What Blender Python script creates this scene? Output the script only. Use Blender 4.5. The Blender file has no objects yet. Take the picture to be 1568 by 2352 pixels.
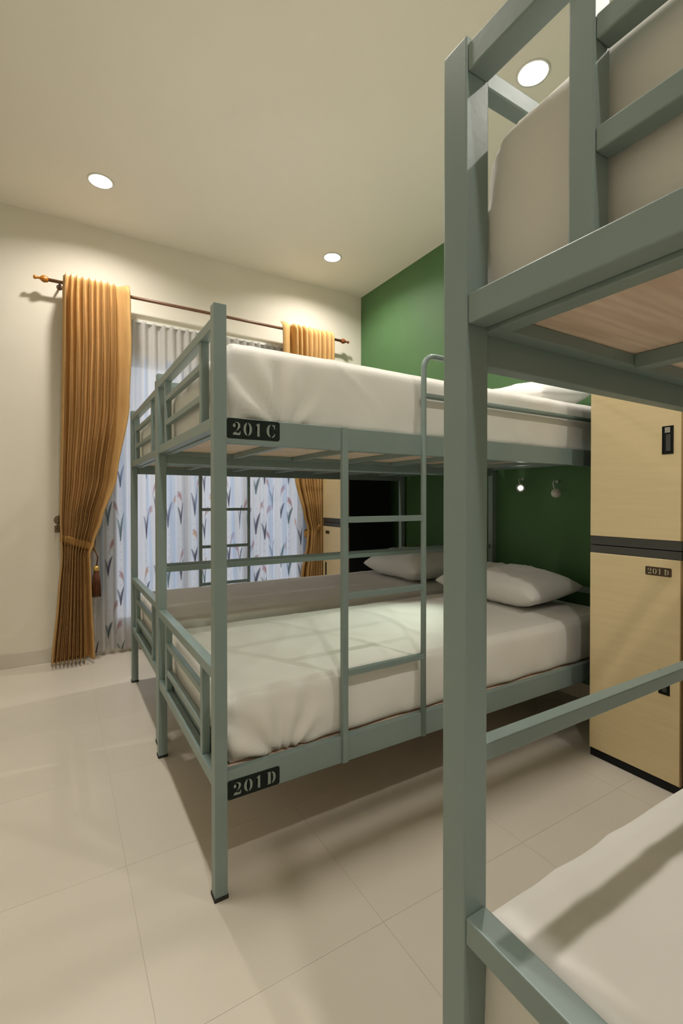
import bpy, bmesh, math, random
from mathutils import Vector, Matrix, noise
random.seed(7)
C = bpy.context.scene.collection

# ------------------------------------------------------------------ camera
cam_d = bpy.data.cameras.new('camera'); cam = bpy.data.objects.new('camera', cam_d); C.objects.link(cam)
cam.location = (0, 0, 1.2)
cam.rotation_euler = (math.radians(90 - 0.529), 0, math.radians(-31.078))
cam_d.sensor_fit = 'HORIZONTAL'; cam_d.sensor_width = 36
cam_d.lens = 36 * 1080.79 / 1568
cam_d.shift_y = -0.01142
cam_d.clip_start = 0.02
bpy.context.scene.camera = cam

# ------------------------------------------------------------------ world, exposure
w = bpy.data.worlds.new('world'); bpy.context.scene.world = w; w.use_nodes = True
bg = w.node_tree.nodes['Background']
bg.inputs[0].default_value = (0.75, 0.83, 0.97, 1); bg.inputs[1].default_value = 1.75
vs = bpy.context.scene.view_settings
vs.view_transform = 'Standard'; vs.look = 'None'; vs.gamma = 1; vs.use_curve_mapping = False
vs.exposure = 0.0
LAMP = 690.0                      # strength of a downlight's lens
LAMP_COL = (1.0, 0.935, 0.87, 1)

# ------------------------------------------------------------------ room measures
XW, YW, ZC = 2.703, 4.092, 3.295       # green wall, window wall, ceiling
XL, YF = -1.1, -1.7                   # unseen wall to the left, set close to bounce light; wall behind the viewer
U = 0.0386                             # bed post width

# ------------------------------------------------------------------ helpers
def tag(o, label=None, cat=None, group=None, kind=None):
    if label: o['label'] = label
    if cat: o['category'] = cat
    if group: o['group'] = group
    if kind: o['kind'] = kind
    return o
def thing(name, label, cat, loc=(0, 0, 0), group=None):
    o = bpy.data.objects.new(name, None); C.objects.link(o); o.location = loc
    o.empty_display_size = 0.1
    return tag(o, label, cat, group)
def obj(name, bm, m, parent=None, smooth=False):
    me = bpy.data.meshes.new(name); bmesh.ops.recalc_face_normals(bm, faces=bm.faces)
    bm.to_mesh(me); bm.free()
    if m: me.materials.append(m)
    if smooth:
        for p in me.polygons: p.use_smooth = True
    o = bpy.data.objects.new(name, me); C.objects.link(o)
    if parent: o.parent = parent
    return o
def struct(name, bm, m):
    return tag(obj(name, bm, m), kind='structure')
def box(bm, x0, x1, y0, y1, z0, z1):
    vs_ = [bm.verts.new((x, y, z)) for z in (z0, z1) for (x, y) in ((x0, y0), (x1, y0), (x1, y1), (x0, y1))]
    for f in ((0, 1, 2, 3), (4, 5, 6, 7), (0, 1, 5, 4), (1, 2, 6, 5), (2, 3, 7, 6), (3, 0, 4, 7)):
        bm.faces.new([vs_[i] for i in f])
def bx(x0, x1, y0, y1, z0, z1, bev=0.0):
    bm = bmesh.new(); box(bm, min(x0, x1), max(x0, x1), min(y0, y1), max(y0, y1), min(z0, z1), max(z0, z1))
    if bev:
        bmesh.ops.recalc_face_normals(bm, faces=bm.faces)
        bmesh.ops.bevel(bm, geom=bm.edges[:], offset=bev, segments=2, affect='EDGES', profile=0.5)
    return bm
def tube(bm, pts, r, n=12, caps=True):
    pts = [Vector(p) for p in pts]; rings = []
    up = Vector((0, 0, 1)); a = None
    for i, p in enumerate(pts):
        t = (pts[min(i + 1, len(pts) - 1)] - pts[max(i - 1, 0)]).normalized()
        if a is None:
            a = t.cross(up) if abs(t.dot(up)) < 0.95 else t.cross(Vector((0, 1, 0)))
        a = (a - t * a.dot(t)).normalized(); b = t.cross(a)
        rr = r[i] if isinstance(r, (list, tuple)) else r
        rings.append([bm.verts.new(p + (a * math.cos(2 * math.pi * k / n) + b * math.sin(2 * math.pi * k / n)) * rr) for k in range(n)])
    for q in range(len(rings) - 1):
        for k in range(n):
            bm.faces.new((rings[q][k], rings[q][(k + 1) % n], rings[q + 1][(k + 1) % n], rings[q + 1][k]))
    if caps:
        bm.faces.new(rings[0]); bm.faces.new(rings[-1])
def poly(bm, pts, f):
    """flat polygon, f maps (a, b) to a point"""
    bm.faces.new([bm.verts.new(f(a, b)) for a, b in pts])

# ------------------------------------------------------------------ materials
def mat(name, col, rough=0.6, metal=0.0, spec=0.5):
    m = bpy.data.materials.new(name); m.use_nodes = True; b = m.node_tree.nodes['Principled BSDF']
    b.inputs['Base Color'].default_value = (*col, 1); b.inputs['Roughness'].default_value = rough
    b.inputs['Metallic'].default_value = metal; b.inputs['Specular IOR Level'].default_value = spec
    return m
def grain(m, col_a, col_b, scale=4.0, stretch=(1, 1, 1), bump=0.0, detail=4, lo=0.35, hi=0.65, bscale=None):
    """noise-driven colour (a to b) and optional fine bump, in object space"""
    nt = m.node_tree; N = nt.nodes; L = nt.links; b = N['Principled BSDF']
    tc = N.new('ShaderNodeTexCoord'); mp = N.new('ShaderNodeMapping'); mp.inputs['Scale'].default_value = stretch
    L.new(tc.outputs['Object'], mp.inputs['Vector'])
    nz = N.new('ShaderNodeTexNoise'); nz.inputs['Scale'].default_value = scale; nz.inputs['Detail'].default_value = detail
    L.new(mp.outputs['Vector'], nz.inputs['Vector'])
    cr = N.new('ShaderNodeValToRGB'); cr.color_ramp.elements[0].position = lo; cr.color_ramp.elements[1].position = hi
    cr.color_ramp.elements[0].color = (*col_a, 1); cr.color_ramp.elements[1].color = (*col_b, 1)
    L.new(nz.outputs['Fac'], cr.inputs['Fac']); L.new(cr.outputs['Color'], b.inputs['Base Color'])
    if bump:
        n2 = N.new('ShaderNodeTexNoise'); n2.inputs['Scale'].default_value = bscale or scale * 6; n2.inputs['Detail'].default_value = 3
        L.new(mp.outputs['Vector'], n2.inputs['Vector'])
        bp = N.new('ShaderNodeBump'); bp.inputs['Strength'].default_value = bump; bp.inputs['Distance'].default_value = 0.004
        L.new(n2.outputs['Fac'], bp.inputs['Height']); L.new(bp.outputs['Normal'], b.inputs['Normal'])
    return m
M_wall = grain(mat('cream_paint', (.8, .75, .63), .75), (.77, .725, .61), (.82, .775, .665), 1.3, bump=.06, bscale=60)
M_ceil = grain(mat('ceiling_paint', (.8, .75, .6), .8), (.81, .77, .66), (.84, .80, .69), .8, bump=.03, bscale=50)
M_green = grain(mat('green_paint', (.16, .33, .12), .6), (.070, .168, .057), (.080, .185, .066), 2.0, bump=.05, bscale=60)
M_tile = grain(mat('floor_tile', (.66, .59, .47), .33), (.61, .565, .475), (.66, .61, .52), 1.6, detail=6)
M_grout = mat('grout', (.52, .47, .39), .9)
M_frame = grain(mat('grey_green_enamel', (.2, .25, .2), .38), (.205, .272, .256), (.225, .292, .275), 5, bump=.04, bscale=90)
M_rub = mat('black_rubber', (.02, .018, .015), .7)
M_sheet = grain(mat('white_cotton', (.74, .70, .63), .85, spec=.2), (.77, .75, .70), (.82, .80, .75), 3, bump=.12, bscale=40)
M_pil = grain(mat('pillow_cotton', (.76, .72, .65), .85, spec=.2), (.80, .79, .75), (.84, .83, .79), 3, bump=.15, bscale=30)
M_ply = grain(mat('pine_plywood', (.5, .36, .24), .6), (.62, .45, .34), (.84, .68, .53), 5, (1, 14, 6), detail=6, lo=.3, hi=.7)
M_curt = grain(mat('mustard_curtain_cloth', (.42, .23, .07), .75, spec=.25), (.51, .305, .112), (.55, .335, .128), 30, (1, 1, .25), bump=.05, bscale=200)
M_tie = grain(mat('tie_band_cloth', (.42, .23, .07), .8, spec=.2), (.38, .20, .055), (.46, .26, .08), 12, (3, 1, 1), bump=.5, bscale=30)
M_rod = grain(mat('brown_wood', (.14, .06, .03), .4), (.13, .06, .03), (.19, .09, .045), 8, (1, 8, 8))
M_amber = mat('amber_varnish', (.45, .17, .02), .25)
M_red = mat('red_brown_varnish', (.23, .06, .015), .3)
M_tass = grain(mat('dark_tassel_yarn', (.10, .03, .01), .9), (.08, .025, .008), (.15, .05, .015), 80, (1, 1, .1))
M_gold = mat('gold_thread', (.62, .42, .12), .35, .6)
M_black = mat('black_print', (.008, .013, .010), .6, spec=.2)
M_letter = mat('stencil_grey', (.24, .28, .25), .55)
M_lock = grain(mat('cream_laminate', (.62, .45, .22), .45), (.735, .60, .342), (.77, .63, .365), 3, (1, 1, 16), detail=5)
M_lblack = mat('black_laminate', (.006, .007, .007), .55, spec=.25)
M_band = mat('charcoal_edge', (.055, .055, .05), .5)
M_brown = mat('brown_plate', (.06, .035, .012), .5)
M_plet = mat('plate_letters', (.45, .40, .28), .6)
M_steel = mat('brushed_steel', (.5, .5, .47), .3, .9)
M_white = mat('white_plastic', (.72, .72, .66), .4)
M_alu = mat('window_aluminium', (.55, .56, .55), .4, .4)
M_tan = mat('door_edge_band', (.40, .26, .12), .5)
def emis(name, col, s):
    m = bpy.data.materials.new(name); m.use_nodes = True; nt = m.node_tree; nt.nodes.clear()
    e = nt.nodes.new('ShaderNodeEmission'); e.inputs[0].default_value = col; e.inputs[1].default_value = s
    o = nt.nodes.new('ShaderNodeOutputMaterial'); nt.links.new(e.outputs[0], o.inputs[0]); return m
M_lens = emis('downlight_lens', LAMP_COL, LAMP)
M_bulb = emis('reading_lamp_led', (.93, 1.0, .86, 1), 60)
m = bpy.data.materials.new('window_glass'); m.use_nodes = True; b = m.node_tree.nodes['Principled BSDF']
b.inputs['Transmission Weight'].default_value = 1; b.inputs['Roughness'].default_value = 0; b.inputs['IOR'].default_value = 1.02
M_glass = m
# printed sheer: vertices hold pattern and painted daylight, the weave lets light through
m = bpy.data.materials.new('printed_voile'); m.use_nodes = True; nt = m.node_tree; nt.nodes.clear()
at = nt.nodes.new('ShaderNodeAttribute'); at.attribute_name = 'print'
df = nt.nodes.new('ShaderNodeBsdfDiffuse'); tl = nt.nodes.new('ShaderNodeBsdfTranslucent'); tr = nt.nodes.new('ShaderNodeBsdfTransparent')
nt.links.new(at.outputs['Color'], df.inputs['Color']); nt.links.new(at.outputs['Color'], tl.inputs['Color']); nt.links.new(at.outputs['Color'], tr.inputs['Color'])
m1 = nt.nodes.new('ShaderNodeMixShader'); m1.inputs[0].default_value = .5
nt.links.new(df.outputs[0], m1.inputs[1]); nt.links.new(tl.outputs[0], m1.inputs[2])
m2 = nt.nodes.new('ShaderNodeMixShader'); m2.inputs[0].default_value = .16
nt.links.new(m1.outputs[0], m2.inputs[1]); nt.links.new(tr.outputs[0], m2.inputs[2])
ou = nt.nodes.new('ShaderNodeOutputMaterial'); nt.links.new(m2.outputs[0], ou.inputs[0])
M_voile = m

# ------------------------------------------------------------------ the room
T = 0.15
fl = struct('floor', bx(XL - T, XW + T, YF - T, YW + T, -0.12, -0.0009), M_grout)
me = None; G = 0.0005
x = 0.187 - 0.6 * 4
while x < XW:
    y = 1.675 - 0.6 * 6
    while y < YW:
        x0, x1, y0, y1 = max(x, XL), min(x + .6, XW), max(y, YF), min(y + .6, YW)
        if x1 - x0 > .01 and y1 - y0 > .01:
            full = (x1 - x0 > .599 and y1 - y0 > .599)
            if full and me: t = bpy.data.objects.new('tile', me); C.objects.link(t)
            else:
                t = obj('tile', bx(G, x1 - x0 - G, G, y1 - y0 - G, -.006, 0, .0004), M_tile)
                if full: me = t.data
            t.location = (x0, y0, 0); t.parent = fl
        y += .6
    x += .6
WX0, WX1, WZ0, WZ1 = 0.36, 2.06, 0.20, 2.33          # window opening
bm = bmesh.new()
box(bm, XL - T, WX0, YW, YW + T, -.1, ZC + .1); box(bm, WX1, XW + T, YW, YW + T, -.1, ZC + .1)
box(bm, WX0, WX1, YW, YW + T, WZ1, ZC + .1); box(bm, WX0, WX1, YW, YW + T, -.1, WZ0)
struct('wall_back', bm, M_wall)
struct('wall_right', bx(XW, XW + T, YF - T, YW, -.1, ZC + .1), M_green)
struct('wall_left', bx(XL - T, XL, YF - T, YW, -.1, ZC + .1), M_wall)
struct('wall_front', bx(XL, XW, YF - T, YF, -.1, ZC + .1), M_wall)
# ceiling with round holes for the recessed lamps
LIGHTS = [(.251, 3.483), (2.04, 3.539), (2.008, 1.51), (.24, 1.47), (.24, -.55), (2.0, -.55)]
RL = 0.067
bm = bmesh.new()
xs = sorted({XL, XW} | {v for a, _ in LIGHTS for v in (a - .12, a + .12)})
def rect(bm, x0, x1, y0, y1, z):
    bm.faces.new([bm.verts.new(p) for p in ((x0, y0, z), (x1, y0, z), (x1, y1, z), (x0, y1, z))])
cols = [(-0.0, [l for l in LIGHTS if l[0] < 1]), (0, [l for l in LIGHTS if l[0] > 1])]
bands = [XL, .1, .4, 1.85, 2.2, XW]
for i in range(5):
    a, b_ = bands[i], bands[i + 1]
    ls = [l for l in LIGHTS if a < l[0] < b_]
    if not ls: rect(bm, a, b_, YF, YW, ZC); continue
    ycur = YF
    for lx, ly in sorted(ls, key=lambda l: l[1]):
        y0, y1 = ly - .14, ly + .14
        rect(bm, a, b_, ycur, y0, ZC); ycur = y1
        n = 32; circ = []; sq = []
        for k in range(n):
            an = 2 * math.pi * k / n; c, s = math.cos(an), math.sin(an)
            circ.append(bm.verts.new((lx + RL * c, ly + RL * s, ZC)))
            tx = ((b_ - lx) / c if c > 1e-6 else ((a - lx) / c if c < -1e-6 else 1e9)); ty = (.14 / abs(s) if abs(s) > 1e-6 else 1e9)
            t_ = min(tx, ty); sq.append(bm.verts.new((lx + t_ * c, ly + t_ * s, ZC)))
        for k in range(n):
            bm.faces.new((circ[k], circ[(k + 1) % n], sq[(k + 1) % n], sq[k]))
        for cx_ in (a, b_):
            for cy_ in (y0, y1):      # corners missed by the fan
                near = sorted(range(n), key=lambda k: (sq[k].co - Vector((cx_, cy_, ZC))).length)
                k1 = [k for k in near if abs(sq[k].co.x - cx_) < 1e-5][0]; k2 = [k for k in near if abs(sq[k].co.y - cy_) < 1e-5][0]
                if k1 != k2: bm.faces.new((sq[k1], sq[k2], bm.verts.new((cx_, cy_, ZC))))
    rect(bm, a, b_, ycur, YW, ZC)
box(bm, XL - T, XW + T, YF - T, YW + T, ZC + .09, ZC + .2)
for (x0, x1, y0, y1) in ((XL - T, XL, YF - T, YW + T), (XW, XW + T, YF - T, YW + T)): box(bm, x0, x1, y0, y1, ZC, ZC + .09)
box(bm, XL, XW, YF - T, YF, ZC, ZC + .09); box(bm, XL, XW, YW, YW + T, ZC, ZC + .09)
struct('ceiling', bm, M_ceil)
# skirting tiles under the window wall and left of it
bb = struct('baseboard_back', bx(XL, XW, YW - .007, YW, 0, .1), M_grout)
x = .187 - .6 * 4
while x < XW:
    x0, x1 = max(x, XL), min(x + .6, XW)
    if x1 - x0 > .01:
        t = obj('tile', bx(x0 + G, x1 - G, YW - .012, YW - .005, .001, .1, .0008), M_tile, bb)
    x += .6
bb = struct('baseboard_right', bx(XW - .007, XW, YF, YW - .012, 0, .1), M_grout)
y = 1.675 - .6 * 6
while y < YW - .02:
    y0, y1 = max(y, YF), min(y + .6, YW - .013)
    if y1 - y0 > .01: obj('tile', bx(XW - .012, XW - .005, y0 + G, y1 - G, .001, .1, .0008), M_tile, bb)
    y += .6
# window
bm = bmesh.new(); yw0, yw1 = YW + .04, YW + .09; f = .045
box(bm, WX0, WX1, yw0, yw1, WZ0, WZ0 + f); box(bm, WX0, WX1, yw0, yw1, WZ1 - f, WZ1)
for k in range(4):
    xc = WX0 + (WX1 - WX0 - f) * k / 3
    box(bm, xc, xc + f, yw0, yw1, WZ0 + f, WZ1 - f)
wi = struct('window_1', bm, M_alu)
for k in range(3):
    a = WX0 + (WX1 - WX0 - f) * k / 3 + f; b_ = WX0 + (WX1 - WX0 - f) * (k + 1) / 3
    obj('pane', bx(a, b_, yw0 + .02, yw0 + .025, WZ0 + f, WZ1 - f), M_glass, wi)

# ------------------------------------------------------------------ ceiling lamps
def lathe(prof, n=32):
    bm = bmesh.new(); rings = []
    for r, z in prof: rings.append([bm.verts.new((r * math.cos(2 * math.pi * k / n), r * math.sin(2 * math.pi * k / n), z)) for k in range(n)])
    for a, b_ in zip(rings, rings[1:]):
        for k in range(n): bm.faces.new((a[k], a[(k + 1) % n], b_[(k + 1) % n], b_[k]))
    return bm
dl_labels = ['round recessed ceiling light above the left curtain', 'round recessed ceiling light near the window wall above the right curtain',
             'round recessed ceiling light seen through the top guard of the nearest bunk bed',
             'round recessed ceiling light over the aisle in front of the beds', 'round recessed ceiling light over the aisle behind the viewer',
             'round recessed ceiling light above the head of the nearest bed row']
ring_me = can_me = lens_me = None
for i, (lx, ly) in enumerate(LIGHTS):
    t = thing('ceiling_light', dl_labels[i], 'ceiling light', (lx, ly, ZC), 'recessed ceiling lights')
    if i == 0:
        r = obj('trim_ring', lathe([(RL - .002, .010), (RL - .002, -.003), (RL + .012, -.004), (RL + .014, -.0005), (RL - .001, .0)]), M_white, t, True)
        h = obj('housing', lathe([(RL - .002, .010), (RL - .006, .045)]), M_white, t, True)
        bm = bmesh.new(); bmesh.ops.create_circle(bm, cap_ends=True, segments=32, radius=RL - .007)
        bmesh.ops.translate(bm, verts=bm.verts, vec=(0, 0, .030))
        l = obj('lens', bm, M_lens, t); ring_me, can_me, lens_me = r.data, h.data, l.data
    else:
        for nm, me_ in (('trim_ring', ring_me), ('housing', can_me), ('lens', lens_me)):
            o = bpy.data.objects.new(nm, me_); C.objects.link(o); o.parent = t

# ------------------------------------------------------------------ bunk beds
LB, WB = 2.27, 0.951
ZP = 1.7823
def make_bed(loc, mirror, label, ZP=1.7823):
    t = thing('bunk_bed', label, 'bunk bed', loc, 'grey-green steel bunk beds')
    Y = (lambda a, b_: (WB - b_, WB - a)) if mirror else (lambda a, b_: (a, b_))
    def part(name, x0, x1, y0, y1, z0, z1, m=M_frame, parent=t, bev=.0018):
        y0, y1 = Y(y0, y1); return obj(name, bx(x0, x1, y0, y1, z0, z1, bev), m, parent)
    for px in (0, LB - U):
        for py in (0, WB - U):
            p = part('post', px, px + U, py, py + U, .006, ZP)
            part('foot_cap', px - .0022, px + U + .0022, py - .0022, py + U + .0022, 0, .012, M_rub, p, .001)
    for lo in (0, 1):
        zt = .3785 if lo else 1.449; hr = .090 if lo else .079
        for y0 in (.006, WB - .031):
            part('side_rail', U, LB - U, y0, y0 + .025, zt - hr, zt)
        et = .365 if lo else 1.449; eb = .327 if lo else 1.413
        for x0 in (.003, LB - .034):
            part('end_rail', x0, x0 + .031, U, WB - U, eb, et)
        # ledge bars and cross bars carrying the plywood
        zb = zt - .041
        for y0 in (.031, WB - .056):
            part('ledge_bar', .036, LB - .036, y0, y0 + .025, zb, zb + .018, bev=.001)
        for k in range(6):
            xc = .345 + k * .325
            part('cross_bar', xc, xc + .025, .056, WB - .056, zb - .004, zb + .018, bev=.001)
        for x0 in (.036, LB - .061): part('cross_bar', x0, x0 + .025, .056, WB - .056, zb, zb + .018, bev=.001)
        part('plywood_base', .038, LB - .038, .0335, WB - .0335, zb + .0185, zb + .0305, M_ply, bev=.0008)
        # end guards
        g0, g1 = (.657, .690) if lo else (1.715, 1.748)
        for s, xo in ((1, .002), (-1, LB - .002)):
            a = lambda d0, d1: (xo + s * d0, xo + s * d1) if s > 0 else (xo - d1, xo - d0)
            x0, x1 = a(0, .033); part('end_guard_rail', x0, x1, U, WB - U, g0, g1)
            x0, x1 = a(.004, .030)
            sy = (U + .128, WB - U - .128 - .026)
            for y0 in sy: part('guard_upright', x0, x1, y0, y0 + .026, et, g0)
            x0, x1 = a(.006, .027)
            mids = ((.553, .578), (.434, .459)) if lo else ((1.628, 1.651), (1.524, 1.547))
            for z0, z1 in mids: part('guard_bar', x0, x1, sy[0] + .026, sy[1], z0, z1)
            if lo:
                x0, x1 = a(.034, .040); part('mattress_stop', x0, x1, U, WB - U, .345, .425, bev=.001)
    # back guards
    for z0, z1 in ((.861, .884), (1.727, 1.752)):
        part('back_guard_bar', U, LB - U, WB - .026, WB - .004, z0, z1)
    # ladder on the open side
    yl = lambda y: WB - y if mirror else y
    r_ = .0108
    part('ladder_stile', .443, .4645, -.004, .0172, .290, 1.4495)
    bm = bmesh.new(); xs_ = .811; zt = 1.757; R = .052
    pts = [(xs_, yl(.0065), .290), (xs_, yl(.0065), .9), (xs_, yl(.0065), zt - R)]
    for k in range(1, 7):
        an = math.pi / 2 * k / 6; pts.append((xs_ + R - R * math.cos(an), yl(.0065), zt - R + R * math.sin(an)))
    pts += [(1.4, yl(.0065), zt), (LB - U, yl(.0065), zt)]
    tube(bm, pts, r_, 14); obj('guard_rail', bm, M_frame, t, True)
    bm = bmesh.new(); tube(bm, [(xs_, yl(.0065), 1.601), (LB - U, yl(.0065), 1.601)], .0105, 14); obj('guard_rail', bm, M_frame, t, True)
    for z in (.598, .865, 1.131):
        part('ladder_rung', .4645, xs_ - .006, -.003, .016, z - .0105, z + .0105)
    return t
bed_b = make_bed((.395, 1.3825, 0), False, 'grey-green steel double bunk bed in the middle, with number plates 201C and 201D')
bed_c = make_bed((.412, 2.430, 0), True, 'grey-green steel double bunk bed farthest back, next to the window curtains')
bed_a = make_bed((.422, .4486 - WB, 0), False, 'grey-green steel double bunk bed nearest the viewer, cut off at the right', 1.7575)

# stencilled numbers -------------------------------------------------
def arc_half(cx, cy, rx, ry, th, side, gap, n=14):
    """half of a stencil 0: thick crescent on one side of the vertical gap"""
    out = []; inn = []
    for k in range(n + 1):
        a = -math.pi / 2 + math.pi * k / n
        out.append((cx + side * max(gap, rx * math.cos(a)), cy + ry * math.sin(a)))
        inn.append((cx + side * max(gap, (rx - th) * math.cos(a)), cy + (ry * .93) * math.sin(a)))
    return out + inn[::-1]
def glyph(ch):
    """polygons in a box 1 wide (0..1) and 1 high"""
    if ch == '0': return [arc_half(.5, .5, .44, .5, .27, -1, .06), arc_half(.5, .5, .44, .5, .27, 1, .06)]
    if ch == '1': return [[(.36, 0), (.64, 0), (.64, 1), (.50, 1), (.18, .86), (.18, .78), (.36, .80)]]
    if ch == '2':
        ball = [(.24 + .15 * math.cos(2 * math.pi * k / 12), .72 + .15 * math.sin(2 * math.pi * k / 12)) for k in range(12)]
        top = [(.30, .93), (.45, 1.0), (.66, .98), (.85, .86), (.90, .70), (.82, .54), (.62, .40), (.42, .28), (.52, .42), (.60, .56), (.64, .72), (.58, .88), (.45, .93)]
        base = [(.10, .02), (.10, .12), (.28, .25), (.44, .22), (.62, .16), (.80, .20), (.88, .32), (.93, .30), (.90, .10), (.82, 0)]
        return [ball, top, base]
    if ch == 'C': return [arc_half(.5, .5, .44, .5, .27, -1, .06), [(.58, .96), (.58, 1.0), (.74, .97), (.84, 1.0), (.88, 1.0), (.88, .64), (.84, .64), (.76, .84)],
                          [(.58, 0), (.58, .05), (.74, .12), (.84, .30), (.90, .28), (.84, .08), (.72, .0)]]
    if ch == 'D': return [[(.08, 0), (.42, 0), (.42, 1), (.08, 1), (.08, .95), (.15, .93), (.15, .07), (.08, .05)], arc_half(.46, .5, .46, .5, .26, 1, .08)]
    return []
def sign(parent, name, text, org, ax, up, nrm, wd, ht, m_plate, m_let, slots, label):
    """rounded plate wd x ht with a letter at each slot (position, width)"""
    org, ax, up, nrm = map(Vector, (org, ax, up, nrm))
    P = lambda a, b_, d=0: org + ax * a + up * b_ + nrm * d
    bm = bmesh.new(); r = ht * .13; ring = []
    for cx_, cy_, a0 in ((wd - r, r, -90), (wd - r, ht - r, 0), (r, ht - r, 90), (r, r, 180)):
        for k in range(6):
            a = math.radians(a0 + 18 * k); ring.append((cx_ + r * math.cos(a), cy_ + r * math.sin(a)))
    top = [bm.verts.new(P(a, b_, .0012)) for a, b_ in ring]; bot = [bm.verts.new(P(a, b_, 0)) for a, b_ in ring]
    bm.faces.new(top); bm.faces.new(bot)
    for k in range(len(ring)): bm.faces.new((top[k], top[(k + 1) % len(ring)], bot[(k + 1) % len(ring)], bot[k]))
    pl = obj(name, bm, m_plate, parent); pl['label'] = label
    for ch, (s, gw) in zip(text, slots):
        bm = bmesh.new()
        for pg in glyph(ch):
            poly(bm, [(s + a * gw, ht * .17 + b_ * ht * .66) for a, b_ in pg], lambda a, b_: P(a, b_, .0018))
        bmesh.ops.triangulate(bm, faces=bm.faces[:])
        obj('stencil_character', bm, m_let, pl)
    return pl
yp = .006 - .0001
sl = [(.016, .029), (.050, .031), (.086, .028), (.125, .034)]
sign(bed_b, 'number_plate', '201C', (U + .001, yp, 1.386), (1, 0, 0), (0, 0, 1), (0, -1, 0), .172, .061, M_black, M_letter, sl, 'black stencilled plate reading 201C')
sign(bed_b, 'number_plate', '201D', (U + .001, yp, .2905), (1, 0, 0), (0, 0, 1), (0, -1, 0), .170, .058, M_black, M_letter, sl, 'black stencilled plate reading 201D')

# ------------------------------------------------------------------ mattresses
def smooth01(t): t = max(0, min(1, t)); return t * t * (3 - 2 * t)
def mattress(loc, lx, ly, h, seed, label, crown=.012, foldamp=.009, r=.038, wave=1.0):
    nx, ny, nz = 150, 62, 18
    bm = bmesh.new(); vd = {}
    def P(i, j, k):
        key = (i, j, k)
        if key in vd: return vd[key]
        p = Vector((lx * i / nx, ly * j / ny, h * k / nz))
        rz = r if k > nz / 2 else .022
        c = Vector((min(max(p.x, rz), lx - rz), min(max(p.y, rz), ly - rz), min(max(p.z, .022), h - r)))
        # finer rows near the edges are not needed: push the shell outward on the rounded edges
        d = p - c
        if d.length > 1e-9:
            n = Vector((d.x / rz, d.y / rz, d.z / (r if p.z > h / 2 else .022)))
            nn = n.normalized(); mx = max(abs(n.x), abs(n.y), abs(n.z))
            q = Vector((nn.x * rz, nn.y * rz, nn.z * (r if p.z > h / 2 else .022))) * mx; p = c + q
            nrm = nn
        else: nrm = Vector((0, 0, 1))
        sx, sz = p.x, p.z
        o = Vector((seed * 7.3, seed * 3.1, 0))
        dsp = .0035 * noise.noise(Vector((p.x * 2.3, p.y * 2.3, p.z * 3)) + o) + .0012 * noise.noise(p * 11 + o)
        # slanting drape creases
        cr = noise.noise(Vector((p.x * 1.6 + p.z * 2.0, p.y * 1.2 - p.x * .5, p.z * 1.5)) * 2.2 + o)
        dsp += .0045 * (1 - min(1, abs(cr) * 8)) * (.5 + .5 * noise.noise(p * 1.5 + o))
        # tucked corner folds at the foot end of each long side
        if abs(nrm.y) > .3:
            a = math.atan2(p.z + .03, .20 - p.x); rad = math.hypot(p.z + .03, .20 - p.x)
            wgt = smooth01((.38 - p.x) / .22) * smooth01(rad / .05) * (1 - smooth01((rad - .16) / .16))
            dsp += foldamp * math.sin(a * 11 + seed + 2 * noise.noise(p * 5 + o)) * wgt
            dsp += wave * .004 * math.sin(p.x * 26 + 4 * noise.noise(Vector((p.x * 2, 0, p.z * 5)) + o)) * (1 - smooth01(p.z / (h * .55))) * .7
            dsp += .010 * (1 - (2 * p.z / h - 1) ** 2) - .008
        if abs(nrm.x) > .5: dsp += .008 * (1 - (2 * p.z / h - 1) ** 2) - .006
        p = p + nrm * dsp
        if p.z > h * .5:
            e = min(1, min(sx, lx - sx) / .3) * min(1, min(p.y, ly - p.y) / .25)
            p.z += crown * max(0, e) * (p.z / h - .5) * 2
        vd[key] = bm.verts.new(p); return vd[key]
    for i in range(nx):
        for j in range(ny):
            bm.faces.new((P(i, j, nz), P(i + 1, j, nz), P(i + 1, j + 1, nz), P(i, j + 1, nz)))
            bm.faces.new((P(i, j, 0), P(i, j + 1, 0), P(i + 1, j + 1, 0), P(i + 1, j, 0)))
    for i in range(nx):
        for k in range(nz):
            for j in (0, ny):
                bm.faces.new((P(i, j, k), P(i + 1, j, k), P(i + 1, j, k + 1), P(i, j, k + 1)))
    for j in range(ny):
        for k in range(nz):
            for i in (0, nx):
                bm.faces.new((P(i, j, k), P(i, j + 1, k), P(i, j + 1, k + 1), P(i, j, k + 1)))
    o = obj('mattress', bm, M_sheet, None, True); o.location = loc
    return tag(o, label, 'mattress', 'mattresses in white fitted sheets')
zU, zL = 1.449 - .041 + .031, .3785 - .041 + .031
def bed_matt(bx_, by_, mirror, names, seed):
    ym = by_ + .034
    near = seed == 8
    mattress((bx_ + (.043 if near else .048), ym, zU), LB - .048 - .05, WB - (.044 if near else .068), .240 if near else .252, seed, names[0], .030 if near else .012, .001 if near else .010, .050 if near else .034, .3 if near else 1)
    mattress((bx_ + (.040 if near else .050), ym, zL), LB - (.091 if near else .10), WB - (.050 if near else .068), .302 if near else .224, seed + 1, names[1], .010, .001 if near else .010, .022 if near else .034, .2 if near else 1)
bed_matt(.395, 1.3825, False, ('white-sheeted upper mattress of the middle bunk bed, above plate 201C', 'white-sheeted lower mattress of the middle bunk bed, above plate 201D'), 1)
bed_matt(.412, 2.430, True, ('white-sheeted upper mattress of the farthest bunk bed, by the curtains', 'white-sheeted lower mattress of the farthest bunk bed, by the curtains'), 4)
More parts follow.
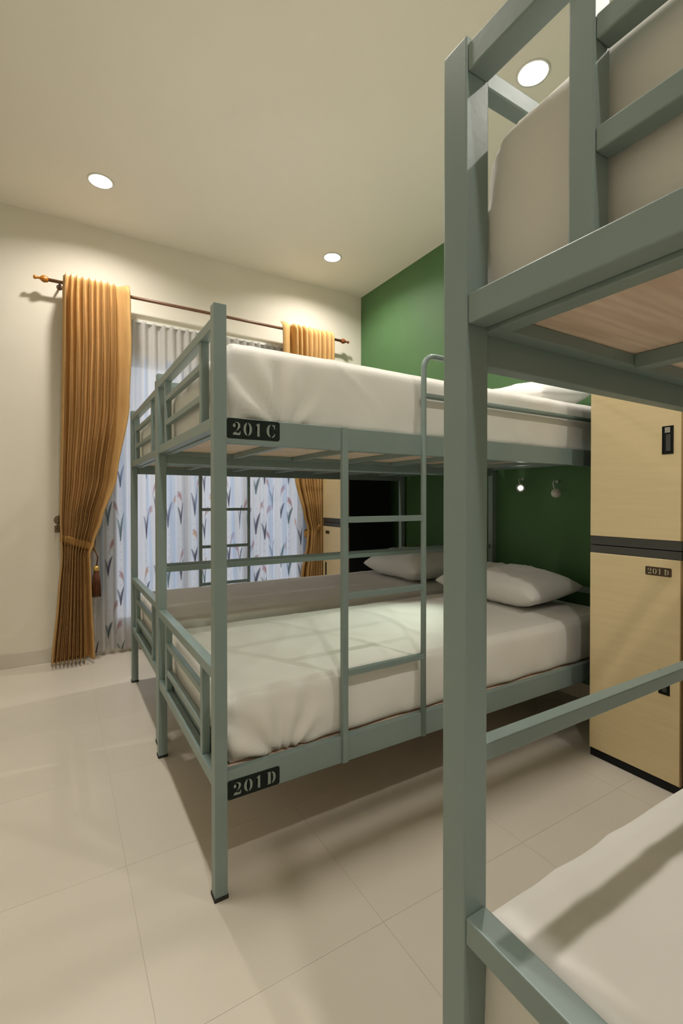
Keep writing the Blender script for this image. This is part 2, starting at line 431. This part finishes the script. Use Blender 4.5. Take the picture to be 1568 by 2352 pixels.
bed_matt(.422, .4486 - WB, False, ('white-sheeted upper mattress of the nearest bunk bed, over the wooden base', 'white-sheeted lower mattress of the nearest bunk bed, in the bottom right corner'), 8)

# ------------------------------------------------------------------ pillows
def pillow(loc, sx, sy, sz, rot, seed, label, tilt=(0, 0)):
    bm = bmesh.new(); n = 46; top = []; bot = []
    for s, L_ in ((1, top), (-1, bot)):
        for i in range(n + 1):
            row = []
            for j in range(n + 1):
                u = 2 * i / n - 1; v = 2 * j / n - 1
                t_ = (max(0, 1 - abs(u) ** 3.4)) ** .52 * (max(0, 1 - abs(v) ** 3.4)) ** .55
                # edges pull in between the corners
                xx = sx * .5 * u * (1 - .07 * (1 - v * v)); yy = sy * .5 * v * (1 - .05 * (1 - u * u))
                q = Vector((xx * 7, yy * 7, seed * 3.7 + s))
                w_ = t_ * (1 + .10 * noise.noise(q)) + .07 * t_ * (1 - min(1, abs(noise.noise(q * 1.3)) * 5))
                z = s * sz * (.5 if s > 0 else .42) * w_
                row.append((xx, yy, z))
            L_.append(row)
    V = {}
    def g(s, i, j):
        e = i in (0, n) or j in (0, n); key = (0 if e else s, i, j)
        if key not in V: V[key] = bm.verts.new((top if s > 0 else bot)[i][j])
        return V[key]
    for s in (1, -1):
        for i in range(n):
            for j in range(n): bm.faces.new((g(s, i, j), g(s, i + 1, j), g(s, i + 1, j + 1), g(s, i, j + 1)))
    o = obj('pillow', bm, M_pil, None, True); o.location = loc; o.rotation_euler = (tilt[0], tilt[1], rot)
    return tag(o, label, 'pillow', 'white pillows at the heads of the beds')
pillow((2.315, 1.930, .694), .46, .74, .20, 0, 1, 'white pillow on the lower bunk of the middle bed', (0, -.06))
pillow((2.350, 2.84, .704), .48, .66, .23, 0, 2, 'white pillow on the lower bunk of the farthest bed', (0, -.06))
pillow((2.40, 1.93, 1.785), .46, .72, .20, 0, 3, 'white pillow on the upper bunk of the middle bed', (0, -.1))

# ------------------------------------------------------------------ lockers
def locker(y0, y1, z0, z1, label, low, handle, plate):
    xf, xb = 2.143, 2.611
    t = thing('locker', label, 'locker', (xf, (y0 + y1) / 2, z0), 'stacked cream and black lockers')
    c = (y0 + y1) / 2; hw = (y1 - y0) / 2; H = z1 - z0
    if low: d0, d1 = .038, H - .037
    else: d0, d1 = .041, H - .03
    obj('cabinet', bx(.020, xb - xf, -hw, hw, 0 if not low else .034, H, .002), M_lblack, t)
    if low: obj('plinth', bx(.004, xb - xf - .01, -hw + .003, hw - .003, 0, .0345, .001), M_lblack, t)
    obj('top_band', bx(.002, .022, -hw, hw, d1 + .001, H - .0015, .001), M_band, t)
    if not low: obj('bottom_band', bx(.002, .022, -hw, hw, .0015, d0 - .001, .001), M_band, t)
    d = obj('door', bx(0, .019, -hw + .001, hw - .001, d0, d1, .0015), M_lock, t)
    obj('edge_band', bx(-.0004, .0195, -hw - .0003, -hw + .004, d0, d1, .0005), M_tan, d)
    hy, hz0, hz1, hww = handle
    hy -= c; hz0 -= z0; hz1 -= z0
    hb = bmesh.new(); a = .004
    box(hb, -.003, .001, hy - hww, hy - hww + a, hz0, hz1); box(hb, -.003, .001, hy + hww - a, hy + hww, hz0, hz1)
    box(hb, -.003, .001, hy - hww + a, hy + hww - a, hz1 - a, hz1); box(hb, -.003, .001, hy - hww + a, hy + hww - a, hz0, hz0 + a)
    box(hb, -.0008, .0005, hy - hww + a, hy + hww - a, hz0 + a, hz1 - a)
    h = obj('handle', hb, M_lblack, d); h['label'] = 'black recessed pull handle'
    if hww > .012:
        obj('latch', bx(-.006, -.0008, hy - hww * .5, hy + hww * .45, hz1 - .028, hz1 - .006, .0008), M_steel, h)
        obj('grip', bx(-.005, -.0008, hy - hww * .55, hy + hww * .25, hz0 + .012, hz1 - .034, .0008), M_band, h)
    if plate:
        txt, py, pz, pw, ph = plate
        pl = sign(d, 'number_plate', txt, (-.0001, py - c, pz - z0), (0, -1, 0), (0, 0, 1), (-1, 0, 0), pw, ph, M_brown, M_plet,
             [(pw * .08, pw * .18), (pw * .28, pw * .18), (pw * .48, pw * .16), (pw * .72, pw * .20)], 'dark brown plate reading 201 D' if txt else 'small dark brown plate')
    return t
N1, N0 = 1.291, .912
locker(N0, N1, 0, .991, 'cream-doored locker beside the nearest bed with a 201 D plate, lower of its stack', True, (.972, .395, .495, .021), ('201D', 1.047, .883, .100, .036))
locker(N0, N1, .992, 1.95, 'cream-doored locker beside the nearest bed, stacked on the one with the 201 D plate', False, (.964, 1.388, 1.503, .021), None)
F0, F1 = 3.458, 3.891
locker(F0, F1, 0, .991, 'cream and black locker beside the right curtain, lower of its stack', True, (3.835, .50, .62, .010), ('', 3.842, .885, .07, .03))
locker(F0, F1, .992, 1.95, 'cream and black locker beside the right curtain, upper of its stack', False, (3.835, 1.60, 1.72, .010), None)

# ------------------------------------------------------------------ reading lamps
def reading_lamp(y, z, lit, label, neck):
    t = thing('reading_lamp', label, 'lamp', (XW, y, z), 'small reading lamps on the green wall')
    bm = bmesh.new(); tube(bm, [(0, neck[0], neck[1]), (-.012, neck[0], neck[1])], [.010, .009], 18); obj('wall_base', bm, M_white, t, True)
    bm = bmesh.new(); a = Vector((-.010, neck[0], neck[1])); b_ = Vector((-.060, 0, 0)); c_ = Vector((-.075, neck[0], neck[1] + .02))
    tube(bm, [a * (1 - s) ** 2 + c_ * 2 * s * (1 - s) + b_ * s * s for s in [k / 10 for k in range(11)]], .0035, 8); obj('gooseneck', bm, M_white, t, True)
    bm = bmesh.new(); d = Vector((-.84, -.54 if not lit else -.45, 0 if not lit else -.12)).normalized(); p = Vector((-.058, 0, 0))
    tube(bm, [p, p + d * .010, p + d * .022, p + d * .028], [.010, .023, .027, .028], 24)
    hd = obj('lamp_head', bm, M_white, t, True)
    if lit:
        bm = bmesh.new(); tube(bm, [p + d * .0282, p + d * .0300], [.016, .013], 16); obj('led', bm, M_bulb, hd)
        ld = bpy.data.lights.new('led_light', 'SPOT'); ld.energy = 105; ld.color = (.86, 1.0, .82); ld.spot_size = math.radians(46); ld.spot_blend = 1; ld.shadow_soft_size = .012
        lo = bpy.data.objects.new('led_light', ld); C.objects.link(lo); lo.location = Vector((XW, y, z)) + p + d * .034
        lo.rotation_euler = (Vector((.92, 1.86, .6)) - lo.location).to_track_quat('-Z', 'Y').to_euler()
    return t
reading_lamp(2.068, 1.282, True, 'small reading lamp on the green wall, switched on and glaring', (.03, .06))
reading_lamp(1.812, 1.241, False, 'small round white reading lamp on the green wall, switched off', (.03, .075))

# ------------------------------------------------------------------ curtains
YR = YW - .10
def cur_profile(keys, z):
    for (z0, a0, b0, d0), (z1, a1, b1, d1) in zip(keys, keys[1:]):
        if z1 <= z <= z0:
            t_ = (z0 - z) / (z0 - z1); t_ = t_ * t_ * (3 - 2 * t_) * .5 + t_ * .5
            return a0 + (a1 - a0) * t_, b0 + (b1 - b0) * t_, d0 + (d1 - d0) * t_
    return keys[-1][1:]
def curtain(keys, np_, seed, flip, label, ztop, zbot):
    """keys: height, left, right, fold depth"""
    bm = bmesh.new(); nu, nv = np_ * 16, 110; rows = []
    rnd = random.Random(seed); ph = [rnd.uniform(-.5, .5) for _ in range(np_ + 3)]; am = [rnd.uniform(.7, 1.15) for _ in range(np_ + 3)]
    zt = keys[0][0]
    for v in range(nv + 1):
        z = ztop + (zbot - ztop) * v / nv
        a, b_, d = cur_profile(keys, z); row = []
        for u in range(nu + 1):
            s = u / nu; s2 = 1 - s if flip else s
            # s2 runs from the closed side (0) to the leading edge (1), which hangs as one broad flap
            flap = .80
            if s2 < flap: k = (s2 / flap) ** .92 * np_
            else: k = np_ + (s2 - flap) / (1 - flap) * .62
            i = int(k); f_ = k - i
            amp = am[i] * (1 - f_) + am[i + 1] * f_
            wob = .22 * noise.noise(Vector((s * 5, z * .9, seed))) * (s2 < flap)
            w_ = (.5 - .5 * math.cos(2 * math.pi * (k + wob))) ** .85   # rounded fronts, deep valleys
            y = YR - .017 - d * 1.15 * amp * w_
            w_ = 2 * w_ - 1
            xx = a + (b_ - a) * s + .007 * math.sin(2 * math.pi * k) * min(1, (b_ - a) / .4)
            if ztop - z < .04: y = YR - .017 + (y - YR + .017) * (.45 + .55 * (ztop - z) / .04)
            zz = z + (0.004 * w_ if v == 0 else 0)
            if z < .3: zz = z + .012 * (s2 - .5) * (1 - z / .3)
            row.append(bm.verts.new((xx, y, zz)))
        rows.append(row)
    for r0, r1 in zip(rows, rows[1:]):
        for k in range(nu): bm.faces.new((r0[k], r0[k + 1], r1[k + 1], r1[k]))
    o = obj('curtain_cloth', bm, M_curt, None, True)
    md = o.modifiers.new('thickness', 'SOLIDIFY'); md.thickness = .0022; md.offset = 0
    return o
def side(keys_, np_, seed, flip, label, tie, tass):
    t = thing('curtain', label, 'curtain', (tie[0], YR, 0), 'mustard curtains tied back beside the window')
    c = curtain(keys_, np_, seed, flip, label, keys_[0][0], keys_[-1][0])
    c.parent = t; c.matrix_parent_inverse = Matrix.Translation(-Vector(t.location))
    # tie band wrapping the gathered cloth, lower at the leading edge
    xa, za, xb, zb_ = tie[0], tie[1], tie[2], tie[3]
    bm = bmesh.new(); n = 48; ring = []
    cx_ = (xa + xb) / 2; hw = (xb - xa) / 2
    for k in range(n):
        a = 2 * math.pi * k / n; ca = math.copysign(abs(math.cos(a)) ** .7, math.cos(a)); sa = math.copysign(abs(math.sin(a)) ** .7, math.sin(a))
        px = cx_ + hw * ca; zc_ = za + (zb_ - za) * (px - xa) / (xb - xa) + (.003 * math.sin(a * 9))
        py = YR - .012 + .047 * sa * (1 + .08 * math.sin(k * 1.9))
        ring.append([bm.verts.new((px, py, zc_ + dz)) for dz in (-.028, -.01, .012, .03)])
    for k in range(n):
        for q in range(3): bm.faces.new((ring[k][q], ring[(k + 1) % n][q], ring[(k + 1) % n][q + 1], ring[k][q + 1]))
    o = obj('tie_band', bm, M_tie, None, True); md = o.modifiers.new('thickness', 'SOLIDIFY'); md.thickness = .004
    o.parent = t; o.matrix_parent_inverse = Matrix.Translation(-Vector(t.location))
    if tass:
        x_, z_ = tass
        bm = bmesh.new(); tube(bm, [(xb - .01, YR - .058, zb_), (x_ + .01, YR - .066, (zb_ + z_) / 2), (x_, YR - .062, z_)], .005, 8)
        s1 = obj('tassel_cord', bm, M_tass, None, True)
        bm = bmesh.new(); tube(bm, [(x_, YR - .062, z_ + .012), (x_, YR - .062, z_ + .004), (x_, YR - .062, z_ - .012), (x_, YR - .062, z_ - .030)], [.006, .018, .022, .016], 16)
        s2_ = obj('tassel_knob', bm, M_gold, None, True); s2_['label'] = 'gold knob of the tassel'
        bm = bmesh.new()
        for k in range(26):
            a = 2 * math.pi * k / 26; r0 = .013; r1 = .027 + .004 * math.sin(k * 2.7)
            tube(bm, [(x_ + r0 * math.cos(a), YR - .062 + r0 * math.sin(a), z_ - .025), (x_ + r1 * .8 * math.cos(a), YR - .062 + r1 * .8 * math.sin(a), z_ - .10),
                      (x_ + r1 * math.cos(a), YR - .062 + r1 * math.sin(a) * .9, z_ - .215 - .006 * math.cos(k * 1.9))], .0042, 6)
        s3 = obj('tassel_fringe', bm, M_tass, None, True); s3['label'] = 'dark brown fringe of the tassel'; s3['kind'] = 'stuff'
        for s in (s1, s2_, s3): s.parent = t; s.matrix_parent_inverse = Matrix.Translation(-Vector(t.location))
    return t
side([(2.832, .042, .480, .085), (2.7, .036, .486, .085), (2.38, .034, .492, .085), (1.9, .026, .475, .08), (1.36, .016, .385, .08), (1.05, .012, .285, .07), (.885, .018, .232, .06),
      (.80, .020, .205, .065), (.5, -.003, .213, .085), (.03, -.045, .232, .10)], 9, 3, False,
     'mustard curtain on the left of the window, tied back with a tassel', (.012, .925, .236, .845), (.243, .700))
side([(2.812, 1.735, 2.285, .085), (2.6, 1.74, 2.285, .085), (2.1, 1.77, 2.262, .055), (1.9, 1.79, 2.25, .05), (1.38, 1.872, 2.205, .05), (1.05, 1.96, 2.195, .05), (.93, 2.0, 2.19, .045),
      (.8, 1.99, 2.19, .05), (.5, 1.93, 2.2, .05), (.03, 1.88, 2.21, .052)], 9, 9, True,
     'mustard curtain on the right of the window, partly behind the beds', (1.992, .875, 2.198, .965), None)
# rod
t = thing('curtain_rod', 'brown wooden curtain rod with turned finials on the window wall', 'curtain rod', (1.16, YR, 2.775))
def rp(x): return Vector((x - 1.16, 0, -.0045 * (x - 1.16)))
bm = bmesh.new(); tube(bm, [rp(-.05), rp(2.40)], .0125, 20); obj('rod', bm, M_rod, t, True)
for s, x0, mm, lb in ((-1, -.05, M_amber, 'amber turned finial'), (1, 2.40, M_red, 'red-brown turned finial')):
    bm = bmesh.new(); P_ = [(0, .0135), (.004, .020), (.012, .021), (.020, .0235), (.028, .025), (.036, .0225), (.046, .016), (.050, .010), (.060, .0085), (.070, .0095), (.078, .013), (.086, .0135), (.092, .008)]
    tube(bm, [rp(x0 + s * d) for d, _ in P_], [r for _, r in P_], 20); fo = obj('finial', bm, mm, t, True); fo['label'] = lb
for x0 in (.02, 2.31):
    bm = bmesh.new(); c_ = rp(x0)
    tube(bm, [c_ + Vector((0, .012, 0)), c_ + Vector((0, .09, 0)), c_ + Vector((0, .1, 0))], [.007, .008, .022], 14)
    obj('bracket', bm, M_rod, t, True)
# holdback hook
t = thing('curtain_holdback', 'small bronze holdback hook on the wall at the left edge of the curtain', 'hook', (.006, YW, 1.02))
M_brz = mat('bronze', (.18, .13, .08), .35, .8)
bm = bmesh.new(); tube(bm, [(0, 0, .03), (0, -.008, .03), (0, -.012, .03)], [.032, .032, .020], 20); obj('rosette', bm, M_brz, t, True)
obj('lower_plate', bx(-.028, .028, -.012, 0, -.062, -.012, .003), M_brz, t)
bm = bmesh.new(); tube(bm, [(0, -.01, .03), (-.002, -.05, .028), (-.004, -.085, .015), (-.010, -.098, -.005), (-.016, -.098, -.035)], .006, 10); obj('arm', bm, M_brz, t, True)

# printed sheer -------------------------------------------------------
SX0, SX1, SZ0, SZ1 = .22, 2.10, .030, 2.620
nu, nv = 470, 560
import numpy as np
U_, V_ = np.meshgrid(np.linspace(0, 1, nu + 1), np.linspace(0, 1, nv + 1))
cloth_w = 2.9                                  # cloth width before gathering
XX = SX0 + (SX1 - SX0) * U_; ZZ = SZ0 + (SZ1 - SZ0) * V_
k_ = U_ * 27
fold = np.sin(2 * np.pi * k_ + 1.3 * np.sin(U_ * 17) + .5 * np.sin(V_ * 3 + U_ * 9)) + .35 * np.sin(2 * np.pi * k_ * .37 + V_ * 1.5)
YY = YW - .046 - .017 * fold * (1 + .35 * (1 - V_))
ZZ = ZZ + np.where(V_ < .04, .010 * np.sin(U_ * 21) * (1 - V_ / .04), 0)
col = np.ones((nv + 1, nu + 1, 3)) * np.array((.78, .77, .76))
CU = U_ * cloth_w; CV = ZZ
rs = np.random.RandomState(5)
dark = np.array((.035, .03, .07)); green_ = np.array((.07, .13, .13)); red = np.array((.45, .16, .12)); orange = np.array((.62, .28, .05)); daylight_blue = np.array((.42, .56, .76)); grey = np.array((.34, .33, .42))
def stroke(pts, w0, c, al=1.0):
    """tapered curved stroke on the cloth; pts: 3 control points"""
    (ax, ay), (bx_, by_), (cx_, cy_) = pts
    x0 = min(ax, bx_, cx_) - w0 - .01; x1 = max(ax, bx_, cx_) + w0 + .01; y0 = min(ay, by_, cy_) - .02; y1 = max(ay, by_, cy_) + .02
    i0 = max(0, int(x0 / cloth_w * nu)); i1 = min(nu + 1, int(x1 / cloth_w * nu) + 2)
    j0 = max(0, int((y0 - SZ0) / (SZ1 - SZ0) * nv)); j1 = min(nv + 1, int((y1 - SZ0) / (SZ1 - SZ0) * nv) + 2)
    if i1 <= i0 or j1 <= j0: return
    cu, cv = CU[j0:j1, i0:i1], CV[j0:j1, i0:i1]; best = np.full(cu.shape, 9.)
    for q in range(25):
        s = q / 24; px = (1 - s) ** 2 * ax + 2 * s * (1 - s) * bx_ + s * s * cx_; py = (1 - s) ** 2 * ay + 2 * s * (1 - s) * by_ + s * s * cy_
        wd = w0 * (math.sin(math.pi * min(1, .12 + s * .88)) ** .8 + .12)
        best = np.minimum(best, np.hypot(cu - px, (cv - py) * .5) / max(wd, 1e-4))
    a = np.clip(1.5 - best, 0, 1)[..., None] * al
    col[j0:j1, i0:i1] = col[j0:j1, i0:i1] * (1 - a) + c * a
cx_ = .03
while cx_ < cloth_w:
    base = rs.uniform(0, .33); z = .10 + base - .2
    stroke([(cx_, .02), (cx_ + rs.uniform(-.01, .01), .8), (cx_ + rs.uniform(-.02, .02), 1.55 + rs.uniform(-.2, .1))], .0035, grey, .55)
    while z < 1.60:
        d = (dark, dark, green_)[rs.randint(3)]; h = rs.uniform(.13, .23)
        stroke([(cx_, z), (cx_ + .004, z + h * .6), (cx_ + .042, z + h)], .0085, d, .9)
        stroke([(cx_, z + .005), (cx_ - .006, z + h * .5), (cx_ - .034, z + h * .8)], .0075, d, .75)
        s = -1 if rs.rand() < .5 else 1; zz = z + rs.uniform(.18, .25); cr_ = cx_; cx_ += rs.uniform(-.05, .05)
        c_ = red if rs.rand() < .7 else orange
        stroke([(cx_ + .002 * s, zz - .05), (cx_ + .03 * s, zz + .06), (cx_ + .062 * s, zz + .055)], .0075, grey * .6 + c_ * .4, .6)
        stroke([(cx_ + .018 * s, zz), (cx_ + .035 * s, zz + .045), (cx_ + .06 * s, zz + .02)], .010, c_, .55)
        cx_ = cr_; z += rs.uniform(.36, .52)
    cx_ += rs.uniform(.11, .18)
for cb in np.arange(.1, cloth_w, .27):  # bluish daylight bands mixed into the cloth colour, stopping at the window head
    cc = cb + rs.uniform(-.05, .05); wd = rs.uniform(.018, .04)
    a = np.clip(1.4 - np.abs(CU - cc - .03 * np.sin(CV * 2 + cb)) / wd, 0, 1) * .45 * np.clip((CV - .15) / .4, 0, 1) * np.clip((2.36 - CV) / .05, 0, 1)
    col = col * (1 - a[..., None]) + daylight_blue * a[..., None]
me = bpy.data.meshes.new('sheer_curtain'); nvt = (nu + 1) * (nv + 1)
co = np.stack([XX, YY, ZZ], -1).reshape(-1, 3)
idx = np.arange(nvt).reshape(nv + 1, nu + 1)
fc = np.stack([idx[:-1, :-1], idx[:-1, 1:], idx[1:, 1:], idx[1:, :-1]], -1).reshape(-1, 4)
me.vertices.add(nvt); me.vertices.foreach_set('co', co.ravel()); me.loops.add(fc.size); me.loops.foreach_set('vertex_index', fc.ravel().astype(np.int32))
me.polygons.add(len(fc)); me.polygons.foreach_set('loop_start', (np.arange(len(fc)) * 4).astype(np.int32)); me.polygons.foreach_set('loop_total', np.full(len(fc), 4, dtype=np.int32))
me.update(); me.validate()
ca = me.color_attributes.new('print', 'FLOAT_COLOR', 'POINT'); ca.data.foreach_set('color', np.concatenate([col.reshape(-1, 3), np.ones((nvt, 1))], 1).ravel())
me.materials.append(M_voile)
for p in me.polygons: p.use_smooth = True
t = thing('sheer_curtain', 'white sheer curtain printed with dark leaves and red buds, over the window', 'curtain', ((SX0 + SX1) / 2, YW - .04, SZ1))
o = bpy.data.objects.new('voile', me); C.objects.link(o); o.parent = t; o.matrix_parent_inverse = Matrix.Translation(-Vector(t.location))
o = obj('track', bx(SX0 - t.location.x, SX1 - t.location.x, -.012, .040, -.012, .010, .002), M_white, t)
